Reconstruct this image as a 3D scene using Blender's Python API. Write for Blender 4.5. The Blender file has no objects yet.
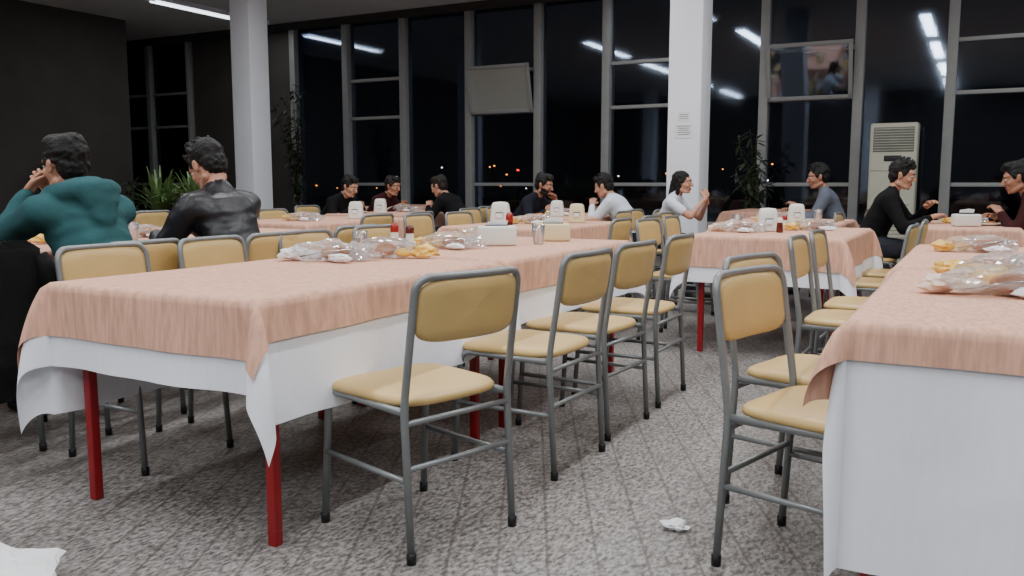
import bpy, bmesh, math, random
import numpy as np
from mathutils import Vector, Matrix, noise
random.seed(7)
scene=bpy.context.scene
COL=scene.collection

# ------------------------------------------------------------ materials
def srgb(r,g,b):
    f=lambda c:((c/255.0)/12.92 if c/255.0<=0.04045 else (((c/255.0)+0.055)/1.055)**2.4)
    return (f(r),f(g),f(b),1)
def mat(name,rgb,rough=0.6,metal=0.0,var=0.12,scale=8.0,bump=0.0,bscale=60.0,spec=0.5,stretch=(1,1,1),emit=0,coat=0,sheen=0,sub=0):
    m=bpy.data.materials.new(name); m.use_nodes=True
    nt=m.node_tree; N=nt.nodes; L=nt.links; N.clear()
    out=N.new('ShaderNodeOutputMaterial'); p=N.new('ShaderNodeBsdfPrincipled')
    L.new(p.outputs[0],out.inputs[0])
    tc=N.new('ShaderNodeTexCoord'); mp=N.new('ShaderNodeMapping'); mp.inputs['Scale'].default_value=stretch
    L.new(tc.outputs['Object'],mp.inputs[0])
    nz=N.new('ShaderNodeTexNoise'); nz.inputs['Scale'].default_value=scale; nz.inputs['Detail'].default_value=5
    L.new(mp.outputs[0],nz.inputs['Vector'])
    cr=N.new('ShaderNodeValToRGB'); c=srgb(*rgb)
    cr.color_ramp.elements[0].position=0.3; cr.color_ramp.elements[1].position=0.7
    cr.color_ramp.elements[0].color=tuple(max(0,x*(1-var)) for x in c[:3])+(1,)
    cr.color_ramp.elements[1].color=tuple(min(1,x*(1+var)) for x in c[:3])+(1,)
    L.new(nz.outputs['Fac'],cr.inputs[0]); L.new(cr.outputs[0],p.inputs['Base Color'])
    p.inputs['Roughness'].default_value=rough; p.inputs['Metallic'].default_value=metal
    p.inputs['Specular IOR Level'].default_value=spec
    p.inputs['Coat Weight'].default_value=coat
    p.inputs['Sheen Weight'].default_value=sheen
    if emit:
        p.inputs['Emission Color'].default_value=c; p.inputs['Emission Strength'].default_value=emit
    if bump:
        n2=N.new('ShaderNodeTexNoise'); n2.inputs['Scale'].default_value=bscale; n2.inputs['Detail'].default_value=4
        L.new(mp.outputs[0],n2.inputs['Vector'])
        b=N.new('ShaderNodeBump'); b.inputs['Strength'].default_value=bump; b.inputs['Distance'].default_value=0.02
        L.new(n2.outputs['Fac'],b.inputs['Height']); L.new(b.outputs[0],p.inputs['Normal'])
    return m

M={}
M['wall']=mat('painted_wall',(74,70,67),0.8,bump=0.1,bscale=30,scale=2)
M['walldark']=mat('dark_wall',(60,58,56),0.8,scale=2)
M['ceil']=mat('ceiling_paint',(215,215,213),0.85,scale=1.5,var=0.06)
M['column']=mat('column_paint',(238,242,250),0.55,var=0.03,scale=2)
M['frame']=mat('aluminium_frame',(150,151,150),0.5,metal=0.0,var=0.06)
M['tube']=mat('grey_steel_tube',(128,131,132),0.38,metal=0.35,var=0.06)
M['vinyl']=mat('beige_vinyl',(200,168,108),0.42,var=0.07,scale=6,bump=0.06,bscale=120)
M['red']=mat('red_painted_steel',(150,18,26),0.4,var=0.08)
M['topwood']=mat('table_top_laminate',(170,150,125),0.5)
M['white']=mat('white_plastic',(226,226,218),0.4,var=0.03)
M['cream']=mat('cream_plastic',(222,208,165),0.45,var=0.05)
M['paper']=mat('paper_tissue',(235,236,238),0.9,var=0.03,bump=0.3,bscale=30)
M['bread']=mat('bread_crust',(172,106,50),0.6,var=0.3,scale=25,bump=0.2)
M['orange']=mat('orange_wrapper',(236,194,92),0.4,var=0.15,scale=20)
M['pinkw']=mat('peach_wrapper',(226,200,180),0.5,var=0.1,scale=20)
M['redcap']=mat('red_cap',(150,30,24),0.35)
M['sauce']=mat('dark_sauce',(90,28,18),0.25)
M['dark']=mat('black_plastic',(22,22,24),0.5)
M['grille']=mat('grille_grey',(120,122,116),0.5)
M['acbody']=mat('aircon_body',(198,198,178),0.45,var=0.03)
M['leaf']=mat('leaf_green',(84,112,62),0.5,var=0.4,scale=12)
M['leafdark']=mat('leaf_dark_green',(50,66,42),0.5,var=0.4,scale=8)
M['pot']=mat('clay_pot',(120,74,52),0.8)
M['trunk']=mat('trunk_bark',(70,56,42),0.9)
M['steel']=mat('cutlery_steel',(190,190,190),0.2,metal=1,var=0.02)
M['skin1']=mat('skin_light',(186,136,112),0.5,var=0.08,scale=14)
M['skin2']=mat('skin_tan',(160,112,88),0.5,var=0.08,scale=14)
M['lip']=mat('lips',(140,76,68),0.5)
M['eye']=mat('eye_white',(215,212,205),0.2,var=0.01)
M['iris']=mat('iris_dark',(30,20,14),0.1)
M['hair']=mat('black_hair',(14,12,11),0.5,var=0.35,scale=30,stretch=(4,1,1),bump=0.5,bscale=90,spec=0.3)
M['hair2']=mat('dark_brown_hair',(28,20,16),0.5,var=0.35,scale=30,bump=0.5,bscale=90,spec=0.3)
M['teal']=mat('teal_hoodie_fabric',(50,88,92),0.95,var=0.12,scale=7,bump=0.5,bscale=9,spec=0.15)
M['leather']=mat('black_leather',(20,21,27),0.42,var=0.1,scale=6,bump=0.5,bscale=11)
M['black']=mat('black_cloth',(15,15,17),0.9,var=0.2,bump=0.5,bscale=14,spec=0.2)
M['navy']=mat('dark_navy_cloth',(24,26,36),0.9,var=0.2,bump=0.5,bscale=14,spec=0.2)
M['greysh']=mat('grey_shirt',(92,98,110),0.9,var=0.12,bump=0.5,bscale=14,spec=0.2)
M['whitesh']=mat('white_shirt',(206,214,226),0.9,var=0.05,bump=0.5,bscale=14)
M['maroon']=mat('maroon_cloth',(52,20,22),0.9,var=0.2,bump=0.5,bscale=14,spec=0.2)
M['jeans']=mat('dark_jeans',(28,32,42),0.9,var=0.2,scale=20,bump=0.4,bscale=14)
M['shoe']=mat('shoe_black',(18,18,18),0.5)
M['asphalt']=mat('asphalt_ground',(14,14,15),0.95)

def clothmat(name,rgb,var,emb,fine=70):
    m=bpy.data.materials.new(name); m.use_nodes=True
    nt=m.node_tree;N=nt.nodes;L=nt.links; p=N['Principled BSDF']
    tc=N.new('ShaderNodeTexCoord')
    mp=N.new('ShaderNodeMapping'); mp.inputs['Scale'].default_value=(fine,fine*0.45,9)
    L.new(tc.outputs['Object'],mp.inputs[0])
    a=N.new('ShaderNodeTexNoise'); a.inputs['Scale'].default_value=1.0; a.inputs['Detail'].default_value=4; a.inputs['Roughness'].default_value=0.6
    L.new(mp.outputs[0],a.inputs[0])
    cr=N.new('ShaderNodeValToRGB'); c=srgb(*rgb)
    cr.color_ramp.elements[0].position=0.36; cr.color_ramp.elements[1].position=0.64
    cr.color_ramp.elements[0].color=tuple(x*(1-var) for x in c[:3])+(1,)
    cr.color_ramp.elements[1].color=tuple(min(1,x*(1+var)) for x in c[:3])+(1,)
    L.new(a.outputs['Fac'],cr.inputs[0]); L.new(cr.outputs[0],p.inputs['Base Color'])
    p.inputs['Roughness'].default_value=0.85; p.inputs['Specular IOR Level'].default_value=0.2
    w=N.new('ShaderNodeTexNoise'); w.inputs['Scale'].default_value=5; w.inputs['Detail'].default_value=3
    L.new(tc.outputs['Object'],w.inputs[0])
    bp=N.new('ShaderNodeBump'); bp.inputs['Strength'].default_value=emb; bp.inputs['Distance'].default_value=0.03
    L.new(w.outputs['Fac'],bp.inputs['Height']); L.new(bp.outputs[0],p.inputs['Normal'])
    return m
M['peach']=clothmat('peach_tablecloth_fabric',(214,166,143),0.15,0.25)
M['wcloth']=clothmat('white_tablecloth_fabric',(242,244,252),0.015,0.2)

def glassmat(name,boost=0.0,tint=(0.0,0.0,0.0),diffuse_mix=0.0,gcol=(0.62,0.74,0.95,1),tcol=(0.8,0.8,0.8,1)):
    m=bpy.data.materials.new(name); m.use_nodes=True
    nt=m.node_tree;N=nt.nodes;L=nt.links;N.clear()
    out=N.new('ShaderNodeOutputMaterial')
    fr=N.new('ShaderNodeFresnel'); fr.inputs[0].default_value=1.5
    ad=N.new('ShaderNodeMath'); ad.operation='ADD'; ad.inputs[1].default_value=boost; ad.use_clamp=True
    L.new(fr.outputs[0],ad.inputs[0])
    nz=N.new('ShaderNodeTexNoise'); nz.inputs['Scale'].default_value=0.8
    rr=N.new('ShaderNodeMapRange'); rr.inputs[3].default_value=0.02; rr.inputs[4].default_value=0.07
    L.new(nz.outputs['Fac'],rr.inputs[0])
    g=N.new('ShaderNodeBsdfGlossy'); g.inputs['Color'].default_value=gcol; L.new(rr.outputs[0],g.inputs['Roughness'])
    t=N.new('ShaderNodeBsdfTransparent'); t.inputs[0].default_value=tcol
    mx=N.new('ShaderNodeMixShader'); L.new(ad.outputs[0],mx.inputs[0]); L.new(t.outputs[0],mx.inputs[1]); L.new(g.outputs[0],mx.inputs[2])
    if diffuse_mix:
        d=N.new('ShaderNodeBsdfDiffuse'); d.inputs[0].default_value=(*tint,1)
        m2=N.new('ShaderNodeMixShader'); m2.inputs[0].default_value=diffuse_mix
        L.new(mx.outputs[0],m2.inputs[1]); L.new(d.outputs[0],m2.inputs[2]); L.new(m2.outputs[0],out.inputs[0])
    else: L.new(mx.outputs[0],out.inputs[0])
    return m
M['glass']=glassmat('window_glass',0.03)
M['glassm']=glassmat('window_glass_open_sash',0.12)
M['glasspale']=glassmat('window_glass_painted_reflection',0.1,(0.42,0.42,0.38),0.75)  # pale diffuse colour paints the whitish room reflection onto one open sash
W1=(1,1,1,1)
M['film']=glassmat('clear_plastic_film',0.02,(0.95,0.95,0.97),0.17,W1,(0.99,0.99,0.99,1))
M['cup']=glassmat('drinking_glass_clear',0.04,(0.9,0.9,0.9),0.1,W1,(0.95,0.95,0.95,1))

def floormat():
    m=bpy.data.materials.new('speckled_terrazzo'); m.use_nodes=True
    nt=m.node_tree;N=nt.nodes;L=nt.links;p=N['Principled BSDF']
    tc=N.new('ShaderNodeTexCoord')
    def noi(s,d,vec=None,r=0.6):
        n=N.new('ShaderNodeTexNoise'); n.inputs['Scale'].default_value=s; n.inputs['Detail'].default_value=d; n.inputs['Roughness'].default_value=r
        L.new(vec or tc.outputs['Object'],n.inputs['Vector']); return n
    mp=N.new('ShaderNodeMapping'); mp.inputs['Rotation'].default_value=(0,0,math.radians(-28)); mp.inputs['Scale'].default_value=(1,0.5,1)
    L.new(tc.outputs['Object'],mp.inputs[0])
    a=noi(76,4,mp.outputs[0],0.72)
    cr=N.new('ShaderNodeValToRGB'); e=cr.color_ramp.elements
    e[0].position=0.37; e[0].color=srgb(84,80,78); e[1].position=0.63; e[1].color=srgb(172,168,164)
    x=cr.color_ramp.elements.new(0.5); x.color=srgb(136,132,129)
    L.new(a.outputs['Fac'],cr.inputs[0])
    b=noi(1.6,3)
    cr2=N.new('ShaderNodeValToRGB'); cr2.color_ramp.elements[0].position=0.3; cr2.color_ramp.elements[1].position=0.7
    cr2.color_ramp.elements[0].color=(0.8,0.8,0.8,1); cr2.color_ramp.elements[1].color=(1,1,1,1)
    L.new(b.outputs['Fac'],cr2.inputs[0])
    mx=N.new('ShaderNodeMixRGB'); mx.blend_type='MULTIPLY'; mx.inputs[0].default_value=1
    L.new(cr.outputs[0],mx.inputs[1]); L.new(cr2.outputs[0],mx.inputs[2])
    mp2=N.new('ShaderNodeMapping'); mp2.inputs['Rotation'].default_value=(0,0,math.radians(-27))
    L.new(tc.outputs['Object'],mp2.inputs[0])
    sp=N.new('ShaderNodeSeparateXYZ'); L.new(mp2.outputs[0],sp.inputs[0])
    dv=N.new('ShaderNodeMath'); dv.operation='MULTIPLY'; dv.inputs[1].default_value=7; L.new(sp.outputs[0],dv.inputs[0])
    fr=N.new('ShaderNodeMath'); fr.operation='FRACT'; L.new(dv.outputs[0],fr.inputs[0])
    lt=N.new('ShaderNodeMath'); lt.operation='LESS_THAN'; lt.inputs[1].default_value=0.07; L.new(fr.outputs[0],lt.inputs[0])
    ml=N.new('ShaderNodeMath'); ml.operation='MULTIPLY'; ml.inputs[1].default_value=0.5; L.new(lt.outputs[0],ml.inputs[0])
    m3=N.new('ShaderNodeMixRGB'); m3.inputs[2].default_value=srgb(78,68,64)
    L.new(ml.outputs[0],m3.inputs[0]); L.new(mx.outputs[0],m3.inputs[1]); L.new(m3.outputs[0],p.inputs['Base Color'])
    p.inputs['Roughness'].default_value=0.45; p.inputs['Specular IOR Level'].default_value=0.4
    return m
M['floor']=floormat()

# ------------------------------------------------------------ mesh builder
ICO={}
def ico(sub):
    if sub not in ICO:
        bm=bmesh.new(); bmesh.ops.create_icosphere(bm,subdivisions=sub,radius=1.0)
        bm.verts.ensure_lookup_table()
        ICO[sub]=(np.array([v.co[:] for v in bm.verts]),[[v.index for v in f.verts] for f in bm.faces]); bm.free()
    return ICO[sub]
class MB:
    def __init__(s): s.v=[];s.f=[];s.m=[];s.s=[]
    def add(s,V,F,mi=0,smooth=True,X=None):
        o=len(s.v)
        for p in V:
            p=Vector(p)
            if X is not None: p=X@p
            s.v.append(p[:])
        for f in F: s.f.append([i+o for i in f]); s.m.append(mi); s.s.append(smooth)
    def ell(s,c,r,mi=0,sub=2,X=None,R=None):
        V,F=ico(sub); V=V*np.array(r if hasattr(r,'__len__') else (r,r,r))
        if R is not None: V=V@np.array(R).T
        V=V+np.array(c); s.add(V.tolist(),F,mi,True,X)
    def box(s,c,d,mi=0,bev=0.0,X=None,seg=2,smooth=None):
        bm=bmesh.new(); bmesh.ops.create_cube(bm,size=1.0)
        for v in bm.verts: v.co=Vector((v.co.x*d[0],v.co.y*d[1],v.co.z*d[2]))
        if bev>0: bmesh.ops.bevel(bm,geom=bm.edges[:],offset=bev,segments=seg,affect='EDGES',profile=0.6)
        for v in bm.verts: v.co+=Vector(c)
        bm.verts.index_update()
        s.add([v.co[:] for v in bm.verts],[[v.index for v in f.verts] for f in bm.faces],mi,bev>0 if smooth is None else smooth,X); bm.free()
    def tube(s,P,r,mi=0,seg=10,X=None,cap=True,closed=False):
        P=[Vector(p) for p in P]; n=len(P); rr=r if hasattr(r,'__len__') else [r]*n
        V=[];F=[]
        t0=(P[1]-P[0]).normalized(); ref=Vector((0,0,1)) if abs(t0.z)<0.9 else Vector((0,1,0))
        nrm=t0.cross(ref).normalized()
        for i in range(n):
            if i==0:t=P[1]-P[0]
            elif i==n-1:t=P[-1]-P[-2]
            else:t=(P[i+1]-P[i]).normalized()+(P[i]-P[i-1]).normalized()
            t.normalize(); nrm=(nrm-t*nrm.dot(t)).normalized(); bn=t.cross(nrm)
            for k in range(seg):
                a=2*math.pi*k/seg; V.append(P[i]+(nrm*math.cos(a)+bn*math.sin(a))*rr[i])
        for i in range(n-1):
            for k in range(seg):
                k2=(k+1)%seg; F.append([i*seg+k,i*seg+k2,(i+1)*seg+k2,(i+1)*seg+k])
        if cap: F.append(list(range(seg))[::-1]); F.append([(n-1)*seg+k for k in range(seg)])
        s.add(V,F,mi,True,X)
    def lathe(s,prof,mi=0,seg=20,X=None,c=(0,0,0)):
        V=[];F=[]
        for (r,z) in prof:
            for k in range(seg):
                a=2*math.pi*k/seg; V.append((c[0]+r*math.cos(a),c[1]+r*math.sin(a),c[2]+z))
        for i in range(len(prof)-1):
            for k in range(seg):
                k2=(k+1)%seg; F.append([i*seg+k,i*seg+k2,(i+1)*seg+k2,(i+1)*seg+k])
        s.add(V,F,mi,True,X)
    def mesh(s,name,mats):
        me=bpy.data.meshes.new(name); me.from_pydata(s.v,[],s.f)
        for m in mats: me.materials.append(m)
        me.polygons.foreach_set('material_index',s.m); me.polygons.foreach_set('use_smooth',s.s)
        me.update(); return me
    def obj(s,name,mats,parent=None,loc=(0,0,0),rz=0):
        return mk(name,s.mesh(name,mats),parent,loc,rz)
def mk(name,me,parent=None,loc=(0,0,0),rz=0):
    o=bpy.data.objects.new(name,me); COL.objects.link(o); o.location=loc; o.rotation_euler=(0,0,rz)
    if parent: o.parent=parent
    return o
def empty(name,loc=(0,0,0),rz=0):
    o=bpy.data.objects.new(name,None); COL.objects.link(o); o.location=loc; o.rotation_euler=(0,0,rz); o.empty_display_size=0.1; return o
def fillet(P,rad,n=5):
    P=[Vector(p) for p in P]; out=[P[0]]
    for i in range(1,len(P)-1):
        a=(P[i-1]-P[i]); b=(P[i+1]-P[i]); r=min(rad,a.length*0.49,b.length*0.49)
        A=P[i]+a.normalized()*r; B=P[i]+b.normalized()*r
        for k in range(n+1):
            t=k/n; out.append(A*(1-t)**2+P[i]*2*t*(1-t)+B*t*t)
    out.append(P[-1]); return out

# ------------------------------------------------------------ room shell
CH=3.9; YW=12.3; XL=-13.4; XR=5.0; YB=-5.0
def slab(name,c,d,m,bev=0):
    b=MB(); b.box((0,0,0),d,0,bev); return b.obj(name,[M[m]],loc=c)
slab('floor',((-16+XR)/2,(YB+YW)/2,-0.05),(XR+16.4,YW-YB+0.4,0.1),'floor')
slab('ceiling',((-16+XR)/2,(YB+YW)/2,CH+0.05),(XR+16.4,YW-YB+0.4,0.1),'ceil')
slab('wall_left',(XL-1.3,(YB+10.6)/2,CH/2),(2.6,10.6-YB,CH),'wall')
slab('wall_right',(XR+0.1,(YB+YW)/2,CH/2),(0.2,YW-YB,CH),'walldark')
slab('wall_rear',((-16+XR)/2,YB-0.1,CH/2),(XR+16,0.2,CH),'walldark')
slab('wall_parapet',((-16+XR)/2,YW+0.1,0.22),(XR+16,0.2,0.44),'walldark')
slab('wall_back_pier',(-12.4,YW+0.08,CH/2+0.22),(2.5,0.18,CH-0.44),'wall')
slab('wall_far_left',(-16.1,11.45,CH/2),(0.2,1.7,CH),'wall')
for i,(x,y) in enumerate([(-9.2,9.3),(-2.84,9.3),(-9.2,-1.5),(-2.84,-1.5)]):
    slab('column',(x,y,CH/2),(0.36,0.36,CH),'column',0.012)
slab('trim_1',(-5.5,YW-0.12,CH-0.06),(21,0.1,0.12),'walldark')

mull=[-11.05,-9.86,-8.65,-7.37,-6.13,-5.0,-3.9,-2.7,-1.5,-0.43,0.6,1.75,2.9,4.05,4.95]
def window(n,x0,x1,kind,last=False):
    e=empty('window_%d'%n,((x0+x1)/2,YW,0)); w=x1-x0
    b=MB(); z0=0.44;z1=CH
    b.box((-w/2,-0.03,(z0+z1)/2),(0.12,0.16,z1-z0),0,0.006)
    if last: b.box((w/2-0.03,-0.03,(z0+z1)/2),(0.06,0.16,z1-z0),0,0.006)
    iw=w-0.122
    b.box((0,0,z0+0.04),(iw,0.12,0.08),0,0.005); b.box((0,0,z1-0.04),(iw,0.12,0.08),0,0.005)
    if kind!='plain':
        b.box((0,0,2.82),(iw,0.1,0.05),0,0.004); b.box((0,0,2.18),(iw,0.1,0.05),0,0.004)
        b.box((0,0,1.05),(iw,0.1,0.05),0,0.004)
    b.obj('frame',[M['frame']],e)
    g=MB()
    def pane(za,zb): g.box((0,0.0,(za+zb)/2),(w-0.1,0.006,zb-za),0)
    if kind in('open','openpale'):
        pane(z0,2.18); pane(2.82,z1)
        s=MB(); X=Matrix.Translation((0,-0.12,2.16))@Matrix.Rotation(math.radians(13),4,'X')
        ww=w-0.13;hh=0.74
        s.box((0,0,0.03),(ww,0.04,0.05),0,0.004,X); s.box((0,0,hh-0.02),(ww,0.04,0.05),0,0.004,X)
        s.box((-ww/2+0.02,0,hh/2),(0.05,0.04,hh),0,0.004,X); s.box((ww/2-0.02,0,hh/2),(0.05,0.04,hh),0,0.004,X)
        s.box((0,0,hh/2),(ww-0.08,0.006,hh-0.08),1,0,X)
        s.obj('hopper_sash',[M['frame'],M['glasspale'] if kind=='openpale' else M['glassm']],e)
    elif kind=='trans': pane(z0,2.18);pane(2.18,2.82);pane(2.82,z1)
    else: pane(z0,z1)
    g.obj('pane',[M['glass']],e)
bk={0:'plain',1:'trans',2:'plain',3:'openpale',4:'plain',5:'trans',6:'plain',7:'open',8:'plain',9:'trans',10:'plain',11:'trans',12:'plain',13:'plain'}
for i in range(len(mull)-1): window(i+1,mull[i],mull[i+1],bk[i],i==len(mull)-2)
window(20,-15.94,-14.85,'trans'); window(21,-14.85,-13.7,'trans',True)

# exterior
slab('ground_outside',(-6,45,-0.35),(140,64,0.1),'asphalt')
def glow(name,rgb,st):
    return mat(name,rgb,emit=st)
GW=glow('lamp_white_glow',(225,235,255),8); GO=glow('lamp_orange_glow',(255,150,60),8); GR=glow('lamp_red_glow',(255,50,40),5)
b=MB()
for i in range(30):
    y=random.uniform(30,72); x=-0.62*y+random.uniform(-0.55,0.6)*y*0.9; h=random.choice([1.2,1.6,2.2,0.6,0.9])
    b.tube([(x,y,-0.3),(x,y,h)],0.04,0,6); k=random.choice([1,1,2,2,3])
    b.ell((x,y,h),(0.07,0.07,0.05),k,1)
b.obj('distant_street_lamps',[M['dark'],GW,GO,GR])

# ------------------------------------------------------------ lights
FW=mat('fluorescent_diffuser',(235,245,255),emit=3)
fm=MB(); fm.box((0,0,0),(0.26,2.4,0.07),0,0.006); fm.box((-0.06,0,-0.045),(0.03,2.3,0.03),1,0.01); fm.box((0.06,0,-0.045),(0.03,2.3,0.03),1,0.01)
fme=fm.mesh('ceiling_light_fixture',[M['column'],FW])
def light(x,y,p):
    mk('ceiling_light_fixture',fme,None,(x,y,CH-0.036))
    ld=bpy.data.lights.new('fluorescent_light','AREA'); ld.shape='RECTANGLE'; ld.size=0.16; ld.size_y=2.3; ld.energy=p; ld.color=(0.95,0.98,1.0)
    o=bpy.data.objects.new('fluorescent_light',ld); COL.objects.link(o); o.location=(x,y,CH-0.11)
for x in (-7.0,-4.0,-1.0,2.0):
    for y in (-2.6,0.8,4.2,7.4):
        light(x,y,{-7.0:42,-4.0:68,-1.0:76,2.0:70}[x]*(1.0 if y<5 else 0.8))
light(-11.3,10.6,14); light(-4.2,10.8,16); light(1.0,10.8,16)

w=bpy.data.worlds.new('night'); scene.world=w; w.use_nodes=True
w.node_tree.nodes['Background'].inputs[0].default_value=(0.02,0.022,0.03,1); w.node_tree.nodes['Background'].inputs[1].default_value=0.12

# ------------------------------------------------------------ tables
def cloth(name,a,b_,ox0,ox1,oy0,oy1,zt,m,parent,seed,extra=0.0,fold_amp=0.125):
    def axis(h,o0,o1):
        n0=max(3,int(o0/0.015)); n1=max(3,int(o1/0.015)); n=int(2*h/0.035)
        return np.concatenate([np.linspace(-h-o0,-h,n0,endpoint=False),np.linspace(-h,h,n),np.linspace(h,h+o1,n1+1)[1:]])
    xs=axis(a,ox0,ox1); ys=axis(b_,oy0,oy1); V=[];F=[]
    rnd=random.Random(seed); p1=rnd.uniform(0,6);p2=rnd.uniform(0,6)
    def prof(r,cx,cy,phi):
        s2=math.sin(2*phi)
        s=cx+cy
        wv=(math.sin(s*9+p1)+0.6*math.sin(s*19+p2))*0.013*min(1,r/0.35)*(1-s2)
        fold=fold_amp*(1-math.exp(-r/0.18))*(s2**0.65)
        return 0.008+0.03*r+wv+fold
    for y in ys:
        for x in xs:
            cx=min(max(x,-a),a); cy=min(max(y,-b_),b_); dx=x-cx; dy=y-cy; r=math.hypot(dx,dy)
            if r<1e-6: V.append((x,y,zt+0.002*noise.noise(Vector((x*3+seed,y*3,0))))); continue
            phi=math.atan2(abs(dy),abs(dx))
            off=prof(r,cx,cy,phi)*min(1,r/0.012)+extra
            z=zt-max(0,r-0.004)*(1-0.03*math.sin(2*phi))
            V.append((cx+dx/r*off,cy+dy/r*off,z))
    nx=len(xs)
    for j in range(len(ys)-1):
        for i in range(nx-1): F.append([j*nx+i,j*nx+i+1,(j+1)*nx+i+1,(j+1)*nx+i])
    mb=MB(); mb.add(V,F,0,True); return mb.obj(name,[M[m]],parent)
def table(x0,x1,y0,y1,pe=(0.2,0.2,0.2,0.2),wh=(0.29,0.29,0.29,0.29),seed=1,rz=0,fa=(0.125,0.125),inset=(0.06,0.08)):
    e=empty('dining_table',((x0+x1)/2,(y0+y1)/2,0),rz); a=(x1-x0)/2;b_=(y1-y0)/2
    ix,iy=inset
    f=MB(); f.box((0,0,0.725),(2*a-0.01,2*b_-0.01,0.03),1,0.004)
    for sx in(-1,1):
        for sy in(-1,1): f.box((sx*(a-ix),sy*(b_-iy),0.355),(0.032,0.032,0.71),0,0.004)
        f.box((sx*(a-ix),0,0.685),(0.028,2*b_-2*iy-0.03,0.05),0,0.003)
    for sy in(-1,1): f.box((0,sy*(b_-iy),0.685),(2*a-2*ix-0.03,0.028,0.05),0,0.003)
    f.obj('frame',[M['red'],M['topwood']],e)
    cloth('tablecloth_white',a,b_,*wh,0.743,'wcloth',e,seed,0.0,fa[0])
    cloth('tablecloth_peach',a,b_,*pe,0.749,'peach',e,seed,0.009,fa[1])
    return e
table(-2.65,-1.75,1.76,3.10,seed=1,pe=(0.26,0.125,0.175,0.12),wh=(0.44,0.36,0.27,0.2),inset=(0.045,0.09),fa=(0.115,0.115))
table(-2.65,-1.75,3.20,4.62,seed=2,pe=(0.2,0.15,0.12,0.2),wh=(0.3,0.29,0.2,0.29))
table(-0.26,0.64,2.16,3.56,pe=(0.2,0.2,0.095,0.1),wh=(0.25,0.3,0.60,0.25),seed=3,fa=(0.045,0.13))
table(-0.28,0.62,3.66,5.06,seed=4)
table(-1.60,-0.70,5.32,6.70,seed=5)
table(-1.90,-1.0,6.95,8.25,seed=6)
table(-4.85,-3.95,1.75,3.15,seed=7); table(-4.85,-3.95,3.25,4.65,seed=8)
table(-3.55,-2.65,5.5,6.85,seed=9); table(-5.6,-4.7,5.3,6.7,seed=10)
table(-4.0,-3.25,7.3,8.7,seed=11); table(-6.1,-5.35,7.2,8.7,seed=12)
table(-0.4,0.25,7.0,8.4,seed=13); table(-7.9,-7.0,5.0,6.4,seed=14); table(-7.9,-7.0,2.8,4.2,seed=15)
table(-2.6,-1.85,9.9,11.2,seed=16); table(1.6,2.5,5.0,6.4,seed=17)
table(-7.6,-6.8,9.6,11,seed=18)

# ------------------------------------------------------------ chairs
def chairmesh():
    b=MB(); W=0.2; r=0.0115
    path=[(-W,-0.225,0.012),(-W,-0.20,0.44),(-W+0.004,-0.255,0.815),(W-0.004,-0.255,0.815),(W,-0.20,0.44),(W,-0.225,0.012)]
    P=fillet(path,0.05,6)
    P=[Vector((p.x,p.y-(0.025*(1-(p.x/W)**2) if p.z>0.7 else 0),p.z)) for p in P]
    out=[]
    for i,p in enumerate(P):
        out.append(p)
        if i<len(P)-1 and p.z>0.8 and (P[i+1]-p).length>0.1:
            for k in range(1,8):
                t=k/8; q=p.lerp(P[i+1],t); out.append(Vector((q.x,-0.255-0.025*(1-(q.x/W)**2),q.z)))
    b.tube(out,r,0,10)
    for sx in(-1,1):
        b.tube(fillet([(sx*W,0.215,0.012),(sx*(W-0.005),0.185,0.435),(sx*(W-0.005),-0.195,0.43)],0.05,5),r,0,10)
        b.tube([(sx*W,0.20,0.235),(sx*W,-0.21,0.235)],0.009,0,8)
        for yy in(0.215,-0.225): b.lathe([(0.0,0.0),(0.014,0.0),(0.0145,0.03),(0.0115,0.032)],2,10,c=(sx*W,yy,0))
    b.tube([(-W,0.187,0.425),(W,0.187,0.425)],0.009,0,8)
    b.tube([(-W,-0.205,0.40),(W,-0.205,0.40)],0.009,0,8)
    b.tube([(-W,-0.212,0.27),(W,-0.212,0.27)],0.009,0,8)
    n=14;V=[];F=[]
    def se(t):
        c,s=math.cos(t),math.sin(t); e=2/5.0
        return (abs(c)**e*(1 if c>=0 else -1),abs(s)**e*(1 if s>=0 else -1))
    rings=[(0.0,0.474),(0.5,0.474),(0.85,0.471),(0.96,0.466),(1.0,0.455),(0.985,0.443),(0.9,0.438),(0.0,0.438)]
    K=40
    for (q,z) in rings:
        for k in range(K):
            x,y=se(2*math.pi*k/K); yy=y*q*0.205; V.append((x*q*0.208*(1+0.05*y),yy+0.005,z-0.006*math.cos(x*q*1.5)))
    for i in range(len(rings)-1):
        for k in range(K):
            k2=(k+1)%K; F.append([i*K+k,i*K+k2,(i+1)*K+k2,(i+1)*K+k])
    b.add(V,F,1)
    V=[];F=[]
    rings=[(0.0,1),(0.6,1),(0.9,0.85),(1.0,0.3),(1.0,-0.3),(0.9,-0.85),(0.6,-1),(0.0,-1)]
    for (q,d) in rings:
        for k in range(K):
            x,z=se(2*math.pi*k/K); X=x*q*0.188; Z=0.718+z*q*0.090
            cy=-0.241+(0.718-Z)*0.147-0.025*(1-(X/W)**2)
            V.append((X,cy+d*0.015,Z))
    for i in range(len(rings)-1):
        for k in range(K):
            k2=(k+1)%K; F.append([i*K+k,(i+1)*K+k,(i+1)*K+k2,i*K+k2])
    b.add(V,F,1)
    return b.mesh('dining_chair',[M['tube'],M['vinyl'],M['dark']])
CHM=chairmesh()
def chair(x,y,deg): return mk('dining_chair',CHM,None,(x,y,0.0),math.radians(deg))
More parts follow.
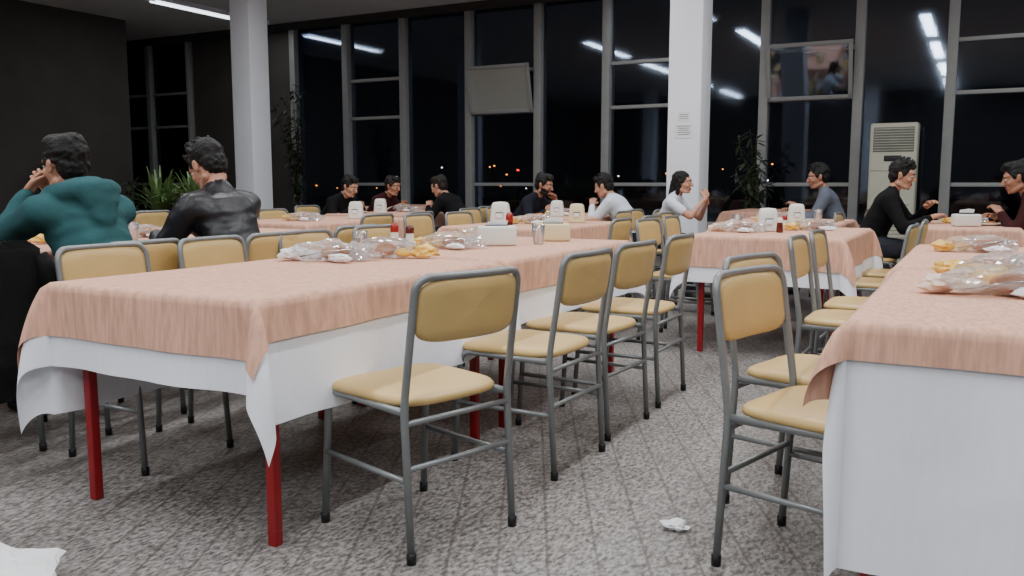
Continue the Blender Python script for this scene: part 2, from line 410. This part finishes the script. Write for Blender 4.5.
for c in [(-1.52,2.19,73),(-1.525,2.97,87),(-1.535,3.52,86),(-1.54,4.12,90),
          (-2.87,2.30,-92),(-2.86,2.88,-88),(-2.86,3.5,-91),(-2.86,4.1,-90),
          (-0.335,2.47,-105),(-0.44,2.97,-104),(-0.49,4.2,-90),(-0.49,4.75,-90),
          (-0.62,5.8,88),(-0.60,6.45,92),(-1.78,5.75,-94),(-1.80,6.35,-88),(-2.10,7.15,-90),
          (-2.5,5.8,92),(-2.5,6.45,88),(-3.72,5.8,-90),(-3.72,6.4,-93),
          (-4.55,5.7,88),(-4.55,6.3,90),(-5.75,5.7,-90),(-5.75,6.3,-90),
          (-6.85,5.4,90),(-6.85,6.0,90),(-6.9,3.2,90),(-6.9,3.8,90),
          (-3.5,4.1,90),(-3.1,7.4,90),(-4.2,7.4,-90),
          (0.79,2.6,92),(0.79,4.2,90),(0.79,3.2,88)]: chair(*c)

# ------------------------------------------------------------ people
def evalmesh(mb,vox,it=4,name='t'):
    me=mb.mesh(name,[]); o=bpy.data.objects.new('tmp',me); COL.objects.link(o)
    m=o.modifiers.new('r','REMESH'); m.mode='VOXEL'; m.voxel_size=vox
    if it:
        s=o.modifiers.new('s','SMOOTH'); s.factor=0.5; s.iterations=it
    dg=bpy.context.evaluated_depsgraph_get(); dg.update()
    r=bpy.data.meshes.new_from_object(o.evaluated_get(dg)); bpy.data.objects.remove(o); bpy.data.meshes.remove(me)
    r.name=name; r.materials.clear()
    r.polygons.foreach_set('use_smooth',[True]*len(r.polygons)); return r
class Prims:
    def __init__(s): s.p=[]
    def e(s,c,r,lab,R=None):
        r=r if hasattr(r,'__len__') else (r,r,r)
        s.p.append((np.array(c[:] if isinstance(c,Vector) else c,float),np.array(r,float),np.array(R if R is not None else np.eye(3),float),lab))
    def cap(s,a,ra,b,rb,lab):
        a=Vector(a);b=Vector(b);L=(b-a).length;n=max(2,int(L/(min(ra,rb)*0.35))+1)
        for i in range(n+1):
            t=i/n; s.e(a.lerp(b,t),ra+(rb-ra)*t,lab)
    def build(s,vox,name,mats,it=4,override=None):
        mb=MB()
        for c,r,R,l in s.p: mb.ell(c,r,0,2,None,R)
        me=evalmesh(mb,vox,it,name)
        for m in mats: me.materials.append(m)
        n=len(me.polygons); C=np.empty(n*3); me.polygons.foreach_get('center',C); C=C.reshape(-1,3)
        lab=np.zeros(n,int)
        if len(mats)>1:
            best=np.full(n,1e9)
            for c,r,R,l in s.p:
                q=(C-c)@R; d=(np.linalg.norm(q/r,axis=1)-1)*r.min(); k=d<best; best[k]=d[k]; lab[k]=l
        if override is not None: lab=override(C,lab)
        me.polygons.foreach_set('material_index',lab.tolist()); me.update(); return me
HANDS={}
def handmesh(curl,skin):
    key=(curl,skin.name)
    if key in HANDS: return HANDS[key]
    P=Prims()
    P.cap((0,-0.02,0),0.024,(0,0.02,0),0.022,0)
    for x in(-0.026,-0.009,0.009,0.026):
        P.cap((x*0.7,0.012,0),0.014,(x,0.08 if abs(x)<0.02 else 0.074,0.0),0.0115,0)
    for x,l,a0 in((-0.030,0.068,-0.08),(-0.010,0.078,-0.02),(0.010,0.072,0.03),(0.029,0.056,0.10)):
        p=Vector((x,0.082 if abs(x)<0.02 else 0.074,0)); ang=curl*0.35
        for k,fr in enumerate((0.45,0.32,0.23)):
            d=Vector((math.sin(a0)*math.cos(ang),math.cos(a0)*math.cos(ang),-math.sin(ang)))
            q=p+d*l*fr; P.cap(p,0.0095-0.0008*k,q,0.0088-0.0008*k,0); p=q; ang+=curl*0.6
    p=Vector((-0.022,0.018,-0.004)); P.cap(p,0.015,(-0.042,0.045,-0.014),0.0115,0)
    P.cap((-0.042,0.045,-0.014),0.011,(-0.052,0.068,-0.02-0.01*curl),0.0095,0)
    P.cap((-0.052,0.068,-0.02-0.01*curl),0.0095,(-0.052+0.01*curl,0.09,-0.026-0.012*curl),0.008,0)
    me=P.build(0.0035,'hand',[skin],2); HANDS[key]=me; return me
def headmesh(skin,hair,beard,vox):
    P=Prims()
    P.e((0,-0.012,0.03),(0.074,0.093,0.083),0); P.e((0,0.02,-0.02),(0.066,0.072,0.075),0)
    P.e((0,0.035,-0.06),(0.05,0.052,0.05),0); P.e((0,0.072,-0.094),(0.022,0.018,0.016),0)
    P.e((0,0.06,0.03),(0.058,0.03,0.03),0)
    for s in(-1,1):
        P.e((s*0.036,0.062,-0.028),(0.024,0.022,0.022),0)
        P.e((s*0.03,0.082,0.022),(0.022,0.01,0.008),0)
        P.e((s*0.076,-0.004,-0.008),(0.009,0.018,0.03),0); P.e((s*0.081,-0.012,0.004),(0.007,0.014,0.018),0)
        P.cap((s*0.05,-0.01,-0.07),0.022,(s*0.03,0.05,-0.092),0.02,0)
        P.e((s*0.010,0.103,-0.033),(0.009,0.009,0.007),0)
    P.cap((0,0.086,0.018),0.009,(0,0.11,-0.028),0.0125,0)
    P.e((0,0.086,-0.058),(0.024,0.012,0.0075),1); P.e((0,0.084,-0.068),(0.021,0.012,0.008),1)
    P.e((0,-0.02,-0.055),(0.048,0.05,0.04),0)
    def ov(C,lab):
        if beard:
            k=(C[:,2]<-0.03)&(C[:,1]>0.005)&(C[:,2]>-0.115)&(lab==0)&~((C[:,2]>-0.05)&(np.abs(C[:,0])<0.04)&(C[:,1]>0.08)&(C[:,2]>-0.044))
            k&=~((np.abs(C[:,0])<0.055)&(C[:,2]>-0.042))
            lab=lab.copy(); lab[k]=2
        return lab
    return P.build(vox,'head',[skin,M['lip'],hair],3,ov)
def hairmesh(hair,style,vox,seed):
    P=Prims()
    P.e((0,-0.022,0.043),(0.083,0.098,0.086),0)
    P.e((0,-0.052,-0.01),(0.073,0.055,0.065),0); P.e((0,-0.05,-0.05),(0.056,0.038,0.035),0)
    for s in(-1,1): P.e((s*0.07,0.018,0.022),(0.013,0.022,0.034),0)
    if style=='full':
        P.e((0,0.03,0.098),(0.062,0.06,0.035),0); P.e((0.01,0.07,0.085),(0.045,0.025,0.022),0); P.e((0,-0.06,0.08),(0.06,0.05,0.05),0)
    if style=='spiky':
        r=random.Random(seed)
        for i in range(60):
            a=r.uniform(0,6.28); q=r.uniform(0,1)**0.5; x=q*math.cos(a)*0.07; y=-0.01+q*math.sin(a)*0.085
            z=0.043+0.084*math.sqrt(max(0,1-q*q*0.95)); P.cap((x,y,z),0.012,(x*1.2,y*1.1+0.012,z+r.uniform(0.012,0.03)),0.006,0)
    if style=='long':
        P.cap((0,-0.075,-0.01),0.055,(0,-0.10,-0.15),0.05,0); P.cap((0,-0.10,-0.15),0.05,(0,-0.125,-0.27),0.022,0)
        for s in(-1,1): P.cap((s*0.066,0.0,0.02),0.024,(s*0.06,-0.04,-0.14),0.022,0)
    me=P.build(vox,'hair',[hair],1)
    for v in me.vertices:
        p=v.co*55+Vector((seed*3,0,0)); v.co+=v.normal*(noise.noise(Vector((p.x,p.y*0.4,p.z)))*0.006)
    return me
def person(name,loc,deg,lean,hp,hy,RT,LT,top,skin='skin1',hair='hair',pants='jeans',style='full',hood=False,beard=False,short=False,near=False,sc=1.0,curl=0.8,palm='down',collar=False,build=1.0,seatchair=True,seed=0,hs=1.0):
    e=empty(name,(loc[0],loc[1],0),math.radians(deg)); sk=M[skin]
    ln=math.radians(lean); cz=0.54; k_=sc
    def up(p,f=1.0):
        y,z=p[1]*k_,(p[2]-cz)*k_; a=ln*f; return Vector((p[0]*k_,y*math.cos(a)+z*math.sin(a),-y*math.sin(a)+z*math.cos(a)+cz))
    def Rm(f=1.0):
        a=-ln*f; return [[1,0,0],[0,math.cos(a),-math.sin(a)],[0,math.sin(a),math.cos(a)]]
    P=Prims(); bl=build*k_
    P.e((0,-0.01,0.55),(0.175*bl,0.13*bl,0.095),1)
    for y,z,rx,ry,rz,f in((-0.015,0.62,0.160,0.122,0.11,0.7),(-0.02,0.68,0.157,0.12,0.11,0.8),(-0.02,0.74,0.156,0.119,0.11,0.88),(-0.016,0.80,0.162,0.121,0.11,0.95),(-0.012,0.86,0.169,0.122,0.11,1),(-0.015,0.92,0.174,0.117,0.10,1),(-0.02,0.96,0.165,0.10,0.075,1)):
        P.e(up((0,y,z),f),(rx*bl,ry*bl,rz),0,Rm(f))
    N=up((0,-0.015,1.035)); a=ln*0.9+0.12
    H=N+Vector((0,math.sin(a)*0.15,math.cos(a)*0.15))*k_*hs
    P.e(up((0,-0.02,1.0)),(0.085*bl,0.075,0.06),0,Rm())
    Rz=Matrix.Rotation(math.radians(hy),4,'Z')@Matrix.Rotation(-math.radians(hp),4,'X')
    P.cap(N,0.054*k_,H+(Rz@Vector((0,-0.02,-0.06))),0.050*k_,2)
    for s,T in((1,RT),(-1,LT)):
        S=up((s*0.172*build,-0.01,0.97)); P.cap(up((s*0.04,-0.02,1.02)),0.058*k_,S,0.066*bl,0)
        P.cap(up((s*0.10*build,-0.02,0.93)),0.085*k_,S,0.066*bl,0)
        T=Vector((T[0],T[1],T[2])); d=T-S; u,l=0.285*k_,0.255*k_
        if d.length>u+l-0.01: T=S+d.normalized()*(u+l-0.01); d=T-S
        D=d.length; ca=(u*u+D*D-l*l)/(2*u*D); pole=Vector((s*0.75,-0.25,-1)); dn=d.normalized()
        pole=(pole-dn*pole.dot(dn)).normalized()
        E=S+dn*(u*ca)+pole*(u*math.sqrt(max(0,1-ca*ca)))
        if short:
            mid=S.lerp(E,0.6); P.cap(S,0.060*k_,mid,0.056*k_,0); P.cap(mid,0.043*k_,E,0.038*k_,2); P.cap(E,0.038*k_,T,0.025*k_,2)
        else:
            P.cap(S,0.066*bl,E,0.051*bl,0); P.cap(E,0.051*bl,E.lerp(T,0.9),0.037*k_,0); P.cap(E.lerp(T,0.85),0.027*k_,T,0.024*k_,2)
        Y=(T-E).normalized()
        if palm=='down': Z=Vector((0,0,1))
        elif palm=='face': Z=Vector((s*0.5,0.8,0.2))
        else: Z=Vector((s*1.0,0.1,0.3))
        Yh=(Y+Vector((-s*0.35,0.1,0))).normalized() if palm!='face' else (Y+Vector((-s*0.2,-0.35,0.2))).normalized()
        Z=(Z-Yh*Z.dot(Yh)).normalized(); X=Yh.cross(Z)
        mt=Matrix((( X.x,Yh.x,Z.x,T.x),(X.y,Yh.y,Z.y,T.y),(X.z,Yh.z,Z.z,T.z),(0,0,0,1)))
        mt=mt@Matrix.Diagonal(((-k_ if s<0 else k_),k_,k_,1))
        h=mk('hand_right' if s>0 else 'hand_left',handmesh(curl,sk),e); h.matrix_local=mt
        hip=Vector((s*0.095,0.0,0.55)); kn=Vector((s*0.125,0.43*k_,0.525)); an=Vector((s*0.13,0.36*k_,0.10))
        P.cap(hip,0.095*k_,kn,0.062,1); P.cap(kn,0.060,(kn+an)/2+Vector((0,-0.012,0)),0.054,1); P.cap((kn+an)/2+Vector((0,-0.012,0)),0.054,an,0.045,1)
        P.e((s*0.135,0.38*k_,0.055),(0.042,0.06,0.05),3); P.cap((s*0.135,0.37*k_,0.042),0.038,(s*0.15,0.52*k_,0.034),0.032,3)
    if hood:
        for k in range(25):
            t=math.pi*(k/24)*1.5+math.pi*0.75; rr=0.100; r=0.030+0.024*max(0,-math.sin(t))
            P.e(up((rr*math.cos(t),-0.012+rr*math.sin(t)*0.95,1.045)),r,0)
        for k in range(13):
            t=math.pi+math.pi*k/12
            P.e(up((0.13*math.cos(t),-0.02+0.15*math.sin(t),1.045-0.03*abs(math.sin(t)))),(0.045,0.045,0.045),0)
        P.e(up((0,-0.15,0.985)),(0.10,0.055,0.08),0,Rm()); P.e(up((0,-0.15,0.91)),(0.062,0.036,0.075),0,Rm())
    if collar:
        for k in range(24):
            t=2*math.pi*k/24
            P.cap(up((0.072*math.cos(t),-0.02+0.07*math.sin(t),1.02)),0.016,up((0.066*math.cos(t),-0.02+0.064*math.sin(t),1.075)),0.010,0)
    for k in range(36):
        t=2*math.pi*k/36; P.e(up((0.163*build*math.cos(t),-0.012+0.124*math.sin(t),0.60),0.5),0.020,0)
    me=P.build(0.011 if near else 0.016,'body',[M[top],M[pants],sk,M['shoe']],10 if near else 5)
    if near:
        for v in me.vertices:
            p=v.co
            if p.z>0.6:
                q=Vector((p.x*5,p.y*5+seed,p.z*13)); v.co=v.co+v.normal*(0.5-abs(noise.noise(q)))*0.014
    mk('body',me,e)
    hsc=Matrix.Scale(k_*hs,4)
    hm=mk('head',headmesh(sk,M[hair],beard,0.0045 if near else 0.006),e); mt=Matrix.Translation(H)@Rz@hsc; hm.matrix_local=mt
    hr=mk('hair',hairmesh(M[hair],style,0.005 if near else 0.007,seed),e); hr.matrix_local=mt
    ey=MB()
    for s in(-1,1):
        ey.ell((s*0.031,0.079,0.003),(0.0145,0.011,0.0085),0,2); ey.ell((s*0.031,0.0875,0.003),(0.006,0.004,0.006),1,2)
        ey.tube([(s*0.014,0.092,0.021),(s*0.032,0.092,0.027),(s*0.05,0.08,0.022)],[0.003,0.004,0.002],2,6)
    eo=ey.obj('eyes',[M['eye'],M['iris'],M[hair]],e); eo.matrix_local=mt
    if seatchair: chair(loc[0],loc[1],deg)
    return e
# near, left
person('seated_man',(-3.46,2.57),90,22,6,0,(0.06,0.46,1.04),(-0.07,0.43,1.03),'teal',hood=True,near=True,style='full',palm='face',curl=1.0,seed=1,build=1.16,hs=1.1)
person('seated_man',(-3.40,3.32),90,19,34,-6,(0.15,0.50,0.80),(-0.14,0.46,0.80),'leather',collar=True,near=True,style='spiky',seed=2,build=1.12,hs=1.08)
person('seated_man',(-3.50,1.90),90,12,8,0,(0.12,0.45,0.80),(-0.15,0.42,0.82),'black',pants='black',near=True,seed=3,skin='skin2',build=1.05)
# far
person('seated_man',(-4.25,8.0),-90,32,14,0,(0.12,0.40,0.80),(-0.08,0.40,0.9),'navy',beard=True,skin='skin2',seed=4,palm='in',sc=0.93)
person('seated_man',(-2.95,8.0),90,34,18,0,(0.12,0.42,0.80),(-0.08,0.42,0.86),'whitesh',seed=5,style='spiky',sc=0.93)
person('seated_man',(-6.38,7.5),-90,36,20,0,(0.12,0.45,0.80),(-0.12,0.42,0.82),'black',seed=6,sc=0.94)
person('seated_man',(-6.30,8.2),-90,34,10,0,(0.12,0.45,0.80),(-0.12,0.42,0.82),'maroon',seed=7,skin='skin2',hair='hair2',sc=0.92)
person('seated_man',(-4.95,8.15),90,36,20,0,(0.12,0.45,0.80),(-0.12,0.42,0.82),'black',seed=8,hair='hair2',sc=0.94)
person('seated_woman',(-2.62,7.8),-90,20,2,0,(0.06,0.42,0.93),(-0.08,0.40,0.90),'whitesh',style='long',short=True,palm='face',seed=9,build=0.86,curl=1.0,sc=0.88)
person('seated_man',(-1.20,8.75),98,18,10,10,(0.12,0.42,0.80),(-0.12,0.38,0.85),'greysh',seed=10,style='spiky',skin='skin2',sc=0.96)
person('seated_man',(-0.80,7.75),-90,20,12,0,(0.12,0.45,0.80),(-0.10,0.40,0.88),'black',seed=11,sc=0.98,style='spiky')
person('seated_man',(0.52,7.6),90,28,16,0,(0.12,0.42,0.80),(-0.12,0.40,0.85),'maroon',seed=12,skin='skin2')

# black jacket hung over the chair of the man at the far left
def jacket(x,y,deg):
    b=MB(); V=[];F=[];K=64;R=22
    for j in range(R+1):
        t=j/R; z=0.845-0.60*t
        if j==0: wx,wy=0.17,0.012
        else: wx=0.215+0.03*t; wy=0.045+0.03*math.sin(t*2.2)
        for k in range(K):
            a=2*math.pi*k/K; e=0.6; c,s=math.cos(a),math.sin(a)
            px=abs(c)**e*(1 if c>0 else -1)*wx; py=abs(s)**e*(1 if s>0 else -1)*wy
            n=noise.noise(Vector((px*9,py*6,z*3+4)))*0.05*t+0.012*math.sin(px*45)*t
            zz=z if j else 0.852
            if j==R: zz+=0.03*noise.noise(Vector((px*7,py*5,1)))
            V.append((px*(1+n),py+n*0.6-0.25+0.04*t,zz))
    for j in range(R):
        for k in range(K):k2=(k+1)%K;F.append([j*K+k,j*K+k2,(j+1)*K+k2,(j+1)*K+k])
    F.append(list(range(K)))
    b.add(V,F,0)
    for s in(-1,1): b.tube([(s*0.2,-0.27,0.79),(s*0.235,-0.29,0.70),(s*0.24,-0.30,0.5),(s*0.235,-0.29,0.33)],[0.035,0.045,0.042,0.038],0,12)
    b.obj('jacket_on_chair',[M['black']],loc=(x,y,0),rz=math.radians(deg))
jacket(-3.50,1.90,90)

# ------------------------------------------------------------ plants
def spider(x,y,zb,h,n,name,m,seed,droop=1.0):
    r=random.Random(seed); b=MB()
    b.lathe([(0,0),(0.12,0),(0.15,zb-0.03),(0.165,zb-0.03),(0.165,zb),(0.14,zb),(0.13,zb-0.03),(0,zb-0.04)],1,20)
    for i in range(n):
        a=r.uniform(0,6.28); L=h*r.uniform(0.7,1.15); w=r.uniform(0.012,0.02); V=[];F=[];K=9
        tilt=r.uniform(0.25,1.0)
        for k in range(K):
            t=k/(K-1); rad=L*tilt*t*0.9+0.02; z=zb-0.02+L*(t*1.15-droop*tilt*0.9*t*t)
            ww=w*(math.sin(math.pi*min(1,t*0.85+0.12)))**0.6
            c=Vector((math.cos(a)*rad,math.sin(a)*rad,z)); sd=Vector((-math.sin(a),math.cos(a),0))*ww
            V+= [c-sd,c+Vector((0,0,-ww*0.4)),c+sd]
        for k in range(K-1): F+=[[3*k,3*k+1,3*k+4,3*k+3],[3*k+1,3*k+2,3*k+5,3*k+4]]
        b.add(V,F,0)
    b.obj(name,[M[m],M['pot']],loc=(x,y,0))
spider(-7.6,6.8,0.74,0.55,100,'potted_spider_plant','leaf',3)
spider(-8.1,6.75,0.72,0.55,90,'potted_spider_plant','leaf',4)
def ficus(x,y,H,n,seed,name='potted_ficus_tree',m='leafdark',spread=0.45):
    r=random.Random(seed); b=MB(); b.lathe([(0,0),(0.16,0),(0.2,0.34),(0.22,0.34),(0.22,0.38),(0.18,0.38),(0.17,0.33),(0,0.33)],1,20)
    for s in range(9):
        a=r.uniform(0,6.28); P=[Vector((0,0,0.32))]
        top=H*r.uniform(0.6,0.97); sp=r.uniform(0.1,spread)
        for k in range(1,8):
            t=k/7; P.append(Vector((math.cos(a)*sp*t*t+r.uniform(-.015,.015),math.sin(a)*sp*t*t+r.uniform(-.015,.015),0.32+(top-0.32)*t)))
        b.tube(P,[0.014*(1-0.7*k/7) for k in range(8)],2,6)
        for j in range(n):
            t=r.uniform(0.25,1.0); i=min(6,int(t*7)); c=P[i].lerp(P[i+1],t*7-i)
            d=Vector((r.uniform(-1,1),r.uniform(-1,1),r.uniform(-0.7,0.5))).normalized(); L=r.uniform(0.09,0.17); wd=L*0.2
            sd=d.cross(Vector((0,0,1))).normalized()*wd; dn=Vector((0,0,-L*0.25))
            b.add([c,c+d*L*0.3+sd*0.8,c+d*L*0.65+sd*0.8+dn*0.4,c+d*L+dn,c+d*L*0.65-sd*0.8+dn*0.4,c+d*L*0.3-sd*0.8],[[0,1,2,3],[0,3,4,5]],0)
    b.obj(name,[M[m],M['pot'],M['trunk']],loc=(x,y,0))
ficus(-10.0,11.1,2.75,48,5); ficus(-2.65,11.6,1.85,40,6); ficus(-12.7,8.6,1.6,34,8); ficus(-10.9,8.4,1.2,26,9)

# ------------------------------------------------------------ air conditioner
b=MB(); b.box((0,0,0.93),(0.54,0.32,1.74),0,0.025); b.box((0,-0.01,0.03),(0.5,0.28,0.06),2)
b.box((0,-0.162,1.60),(0.46,0.012,0.30),1,0.004)
for k in range(9): b.box((0,-0.172,1.47+k*0.032),(0.44,0.02,0.008),0,0.002,None)
b.box((0,-0.163,1.37),(0.2,0.008,0.07),2,0.003); b.box((0,-0.163,0.5),(0.46,0.01,0.7),0,0.004)
for k in range(14): b.box((0,-0.17,0.22+k*0.045),(0.42,0.008,0.008),1)
b.box((0,-0.164,1.22),(0.5,0.004,0.006),1)
b.obj('floor_standing_air_conditioner',[M['acbody'],M['grille'],M['dark']],loc=(-1.0,11.85,0))

b=MB(); b.box((0,0,0),(0.20,0.003,0.15),0)
for k in range(5): b.box((0,-0.003,0.05-k*0.022),(0.15-0.02*(k%3),0.001,0.007),1)
b.box((0,0,0.15),(0.14,0.003,0.10),0)
for k in range(3): b.box((0,-0.003,0.17-k*0.02),(0.1,0.001,0.006),1)
b.obj('wall_notice_paper',[M['paper'],M['grille']],loc=(-2.84,9.117,1.62))

# ------------------------------------------------------------ tabletop things
ZT=0.7515
def dispenser(x,y,deg,m='white',s=1.0,nm='napkin_dispenser',tall=True):
    b=MB()
    if tall:
        V=[];F=[];K=24
        rings=[(0.0,0.0),(1.0,0.0),(1.02,0.006),(0.98,0.03),(0.9,0.10),(0.82,0.135),(0.66,0.15),(0.0,0.154)]
        for q,z in rings:
            for k in range(K):
                t=2*math.pi*k/K; c_,s_=math.cos(t),math.sin(t); e_=0.45
                V.append((abs(c_)**e_*(1 if c_>0 else -1)*0.068*q*s,abs(s_)**e_*(1 if s_>0 else -1)*0.05*q*s,z*s))
        for i in range(len(rings)-1):
            for k in range(K):k2=(k+1)%K;F.append([i*K+k,i*K+k2,(i+1)*K+k2,(i+1)*K+k])
        b.add(V,F,0); b.box((0,-0.049*s,0.07*s),(0.05*s,0.006,0.03*s),2,0.002); b.box((0,-0.053*s,0.063*s),(0.045*s,0.012,0.03*s),1,0.002)
    else:
        b.box((0,0,0.05*s),(0.2*s,0.12*s,0.10*s),0,0.012*s); b.box((0,0,0.102*s),(0.12*s,0.04*s,0.006),2,0.002)
        b.add([(-0.05,0,0.1),(0.05,0,0.1),(0.06,0.015,0.125),(0.01,-0.01,0.13),(-0.045,0.01,0.12)],[[0,1,2,3,4]],1)
    b.obj(nm,[M[m],M['paper'],M['dark']],loc=(x,y,ZT),rz=math.radians(deg))
dispenser(-2.20,3.92,32,'white',1.0,'napkin_box',False)
dispenser(-2.10,4.38,28,'cream',0.95,'napkin_box',False)
dispenser(-3.25,5.85,20,'white',1.15); dispenser(-2.9,6.5,20,'cream'); dispenser(-1.26,5.95,25); dispenser(-1.32,7.3,20); dispenser(-5.0,6.3,25)
dispenser(-3.6,7.6,20); dispenser(-0.1,7.3,20,'white',0.9,'napkin_box',False); dispenser(0.36,3.45,0,'white',1.15,'napkin_box',False)
dispenser(-5.7,7.6,20); dispenser(-4.5,3.9,20); dispenser(-7.4,5.6,10)
def shaker(x,y,cap,body,nm,h=0.095):
    b=MB(); b.lathe([(0,0),(0.02,0),(0.023,0.006),(0.021,h*0.35),(0.018,h*0.66),(0.0185,h*0.7)],0,16)
    b.lathe([(0.0195,h*0.68),(0.0205,h*0.7),(0.02,h*0.9),(0.013,h),(0,h*1.01)],1,16)
    b.obj(nm,[M[body],M[cap]],loc=(x,y,ZT))
shaker(-2.44,3.36,'redcap','white','salt_shaker',0.13); shaker(-2.38,3.40,'sauce','white','pepper_shaker',0.12)
shaker(-2.25,4.15,'redcap','sauce','sauce_bottle',0.16); shaker(-1.2,6.2,'redcap','white','salt_shaker'); shaker(-3.3,6.0,'redcap','sauce','sauce_bottle',0.15)
shaker(-4.5,3.3,'redcap','white','salt_shaker'); shaker(-1.15,5.8,'white','sauce','pepper_shaker')
def film(b,c,r,seed,mi,amp=0.35,sub=4,rz=0,zmin=0.002):
    V,F=ico(sub); out=[]; R=Matrix.Rotation(rz,3,'Z')
    for p in V:
        p=Vector(p); n=noise.noise(p*1.9+Vector((seed,0,0)))+0.55*abs(noise.noise(p*4.6+Vector((0,seed,0))))
        q=p*(1+amp*n); q=R@Vector((q.x*r[0],q.y*r[1],q.z*r[2]))+Vector(c); q.z=max(q.z,zmin); out.append(q)
    b.add(out,F,mi,False)
def breadbag(x,y,deg,s=1.0,wrap='orange',seed=1,nm='wrapped_bread_and_cutlery'):
    b=MB()
    b.ell((0.02*s,0.0,0.030*s),(0.058*s,0.036*s,0.028*s),1,3); b.ell((-0.07*s,0.03*s,0.02*s),(0.036*s,0.026*s,0.018*s),2,3)
    film(b,(-0.01*s,0.01*s,0.035*s),(0.122*s,0.066*s,0.038*s),seed,0,0.4,4,0.2)
    film(b,(0.12*s,0.03*s,0.026*s),(0.055*s,0.03*s,0.03*s),seed+5,0,0.8,3,0.8)
    film(b,(-0.15*s,0.01*s,0.024*s),(0.05*s,0.04*s,0.024*s),seed+9,2,0.5,3,0.4)
    film(b,(0.06*s,-0.07*s,0.016*s),(0.05*s,0.025*s,0.014*s),seed+12,3,0.5,3,-0.4)
    b.tube([(-0.1*s,-0.05*s,0.02),(0.02*s,-0.045*s,0.045),(0.09*s,-0.03*s,0.05)],[0.003,0.003,0.005],4,6)
    for k in range(4): b.tube([(0.085*s,(-0.036+0.005*k)*s,0.05),(0.125*s,(-0.034+0.005*k)*s,0.053)],0.0012,4,5)
    b.obj(nm,[M['film'],M['bread'],M[wrap],M['paper'],M['steel']],loc=(x,y,ZT),rz=math.radians(deg))
breadbag(-2.36,2.80,20,1.1,'paper',1); breadbag(-2.26,3.06,200,1.1,'orange',3); breadbag(-2.3,3.62,10,1.0,'orange',4)
breadbag(-2.45,4.2,40,1.0,'orange',6); breadbag(0.07,2.84,10,1.1,'pinkw',7); breadbag(0.18,3.10,50,1.35,'orange',9)
breadbag(0.08,3.42,20,1.1,'orange',11); breadbag(-1.4,5.75,0,1,'pinkw',12); breadbag(-1.0,6.2,30,1,'orange',13); breadbag(-1.5,7.5,0,1,'orange',14)
breadbag(-4.25,2.95,30,1.0,'orange',15); breadbag(-4.35,3.5,60,1,'orange',16); breadbag(-3.1,6.1,10,1,'orange',17); breadbag(-5.1,5.7,10,1,'orange',18)
breadbag(-3.7,7.9,10,1,'orange',19); breadbag(-5.75,8.1,10,1,'pinkw',20); breadbag(-0.1,7.8,10,0.9,'orange',21); breadbag(-0.0,4.6,10,1,'orange',22)
def plate(x,y):
    b=MB(); b.lathe([(0,0.004),(0.06,0.004),(0.075,0.008),(0.11,0.018),(0.112,0.016),(0.08,0.002),(0.06,0.0),(0,0.0)],0,28)
    b.ell((0.01,0,0.016),(0.05,0.04,0.014),1,3); b.ell((-0.04,0.02,0.012),(0.03,0.03,0.01),2,2)
    b.obj('dinner_plate',[M['white'],M['bread'],M['leaf']],loc=(x,y,ZT))
for p in [(-4.15,2.5),(-4.15,3.85),(-3.45,8.4),(-3.8,7.6),(-1.7,7.85),(-0.2,8.05),(0.05,7.55),(-5.9,7.45)]: plate(*p)
def cup(x,y):
    b=MB(); b.lathe([(0,0.006),(0.026,0.004),(0.028,0),(0.036,0.10),(0.034,0.10),(0.027,0.01),(0,0.008)],0,18)
    b.obj('drinking_glass',[M['cup']],loc=(x,y,ZT))
for p in [(-2.52,3.2),(-2.05,4.1),(-1.5,6.1),(-3.45,7.75),(0.38,2.9),(-4.2,3.3),(-1.2,7.6)]: cup(*p)

b=MB(); film(b,(0,0,0.012),(0.030,0.024,0.012),31,0,1.0,3); b.obj('crumpled_napkin',[M['paper']],loc=(-0.78,2.53,0.001))
b=MB(); film(b,(0,0,0.04),(0.19,0.12,0.05),33,0,0.7,4); b.obj('crumpled_white_paper',[M['paper']],loc=(-2.20,1.26,0.001))

# ------------------------------------------------------------ camera
cd=bpy.data.cameras.new('camera'); cam=bpy.data.objects.new('camera',cd); COL.objects.link(cam)
cd.sensor_width=36; cd.lens=870/1024*36; cd.clip_start=0.05; cd.clip_end=300
cam.location=(0,0,1.07); cam.rotation_euler=(math.radians(90-6.88),0,math.radians(28.3))
scene.camera=cam
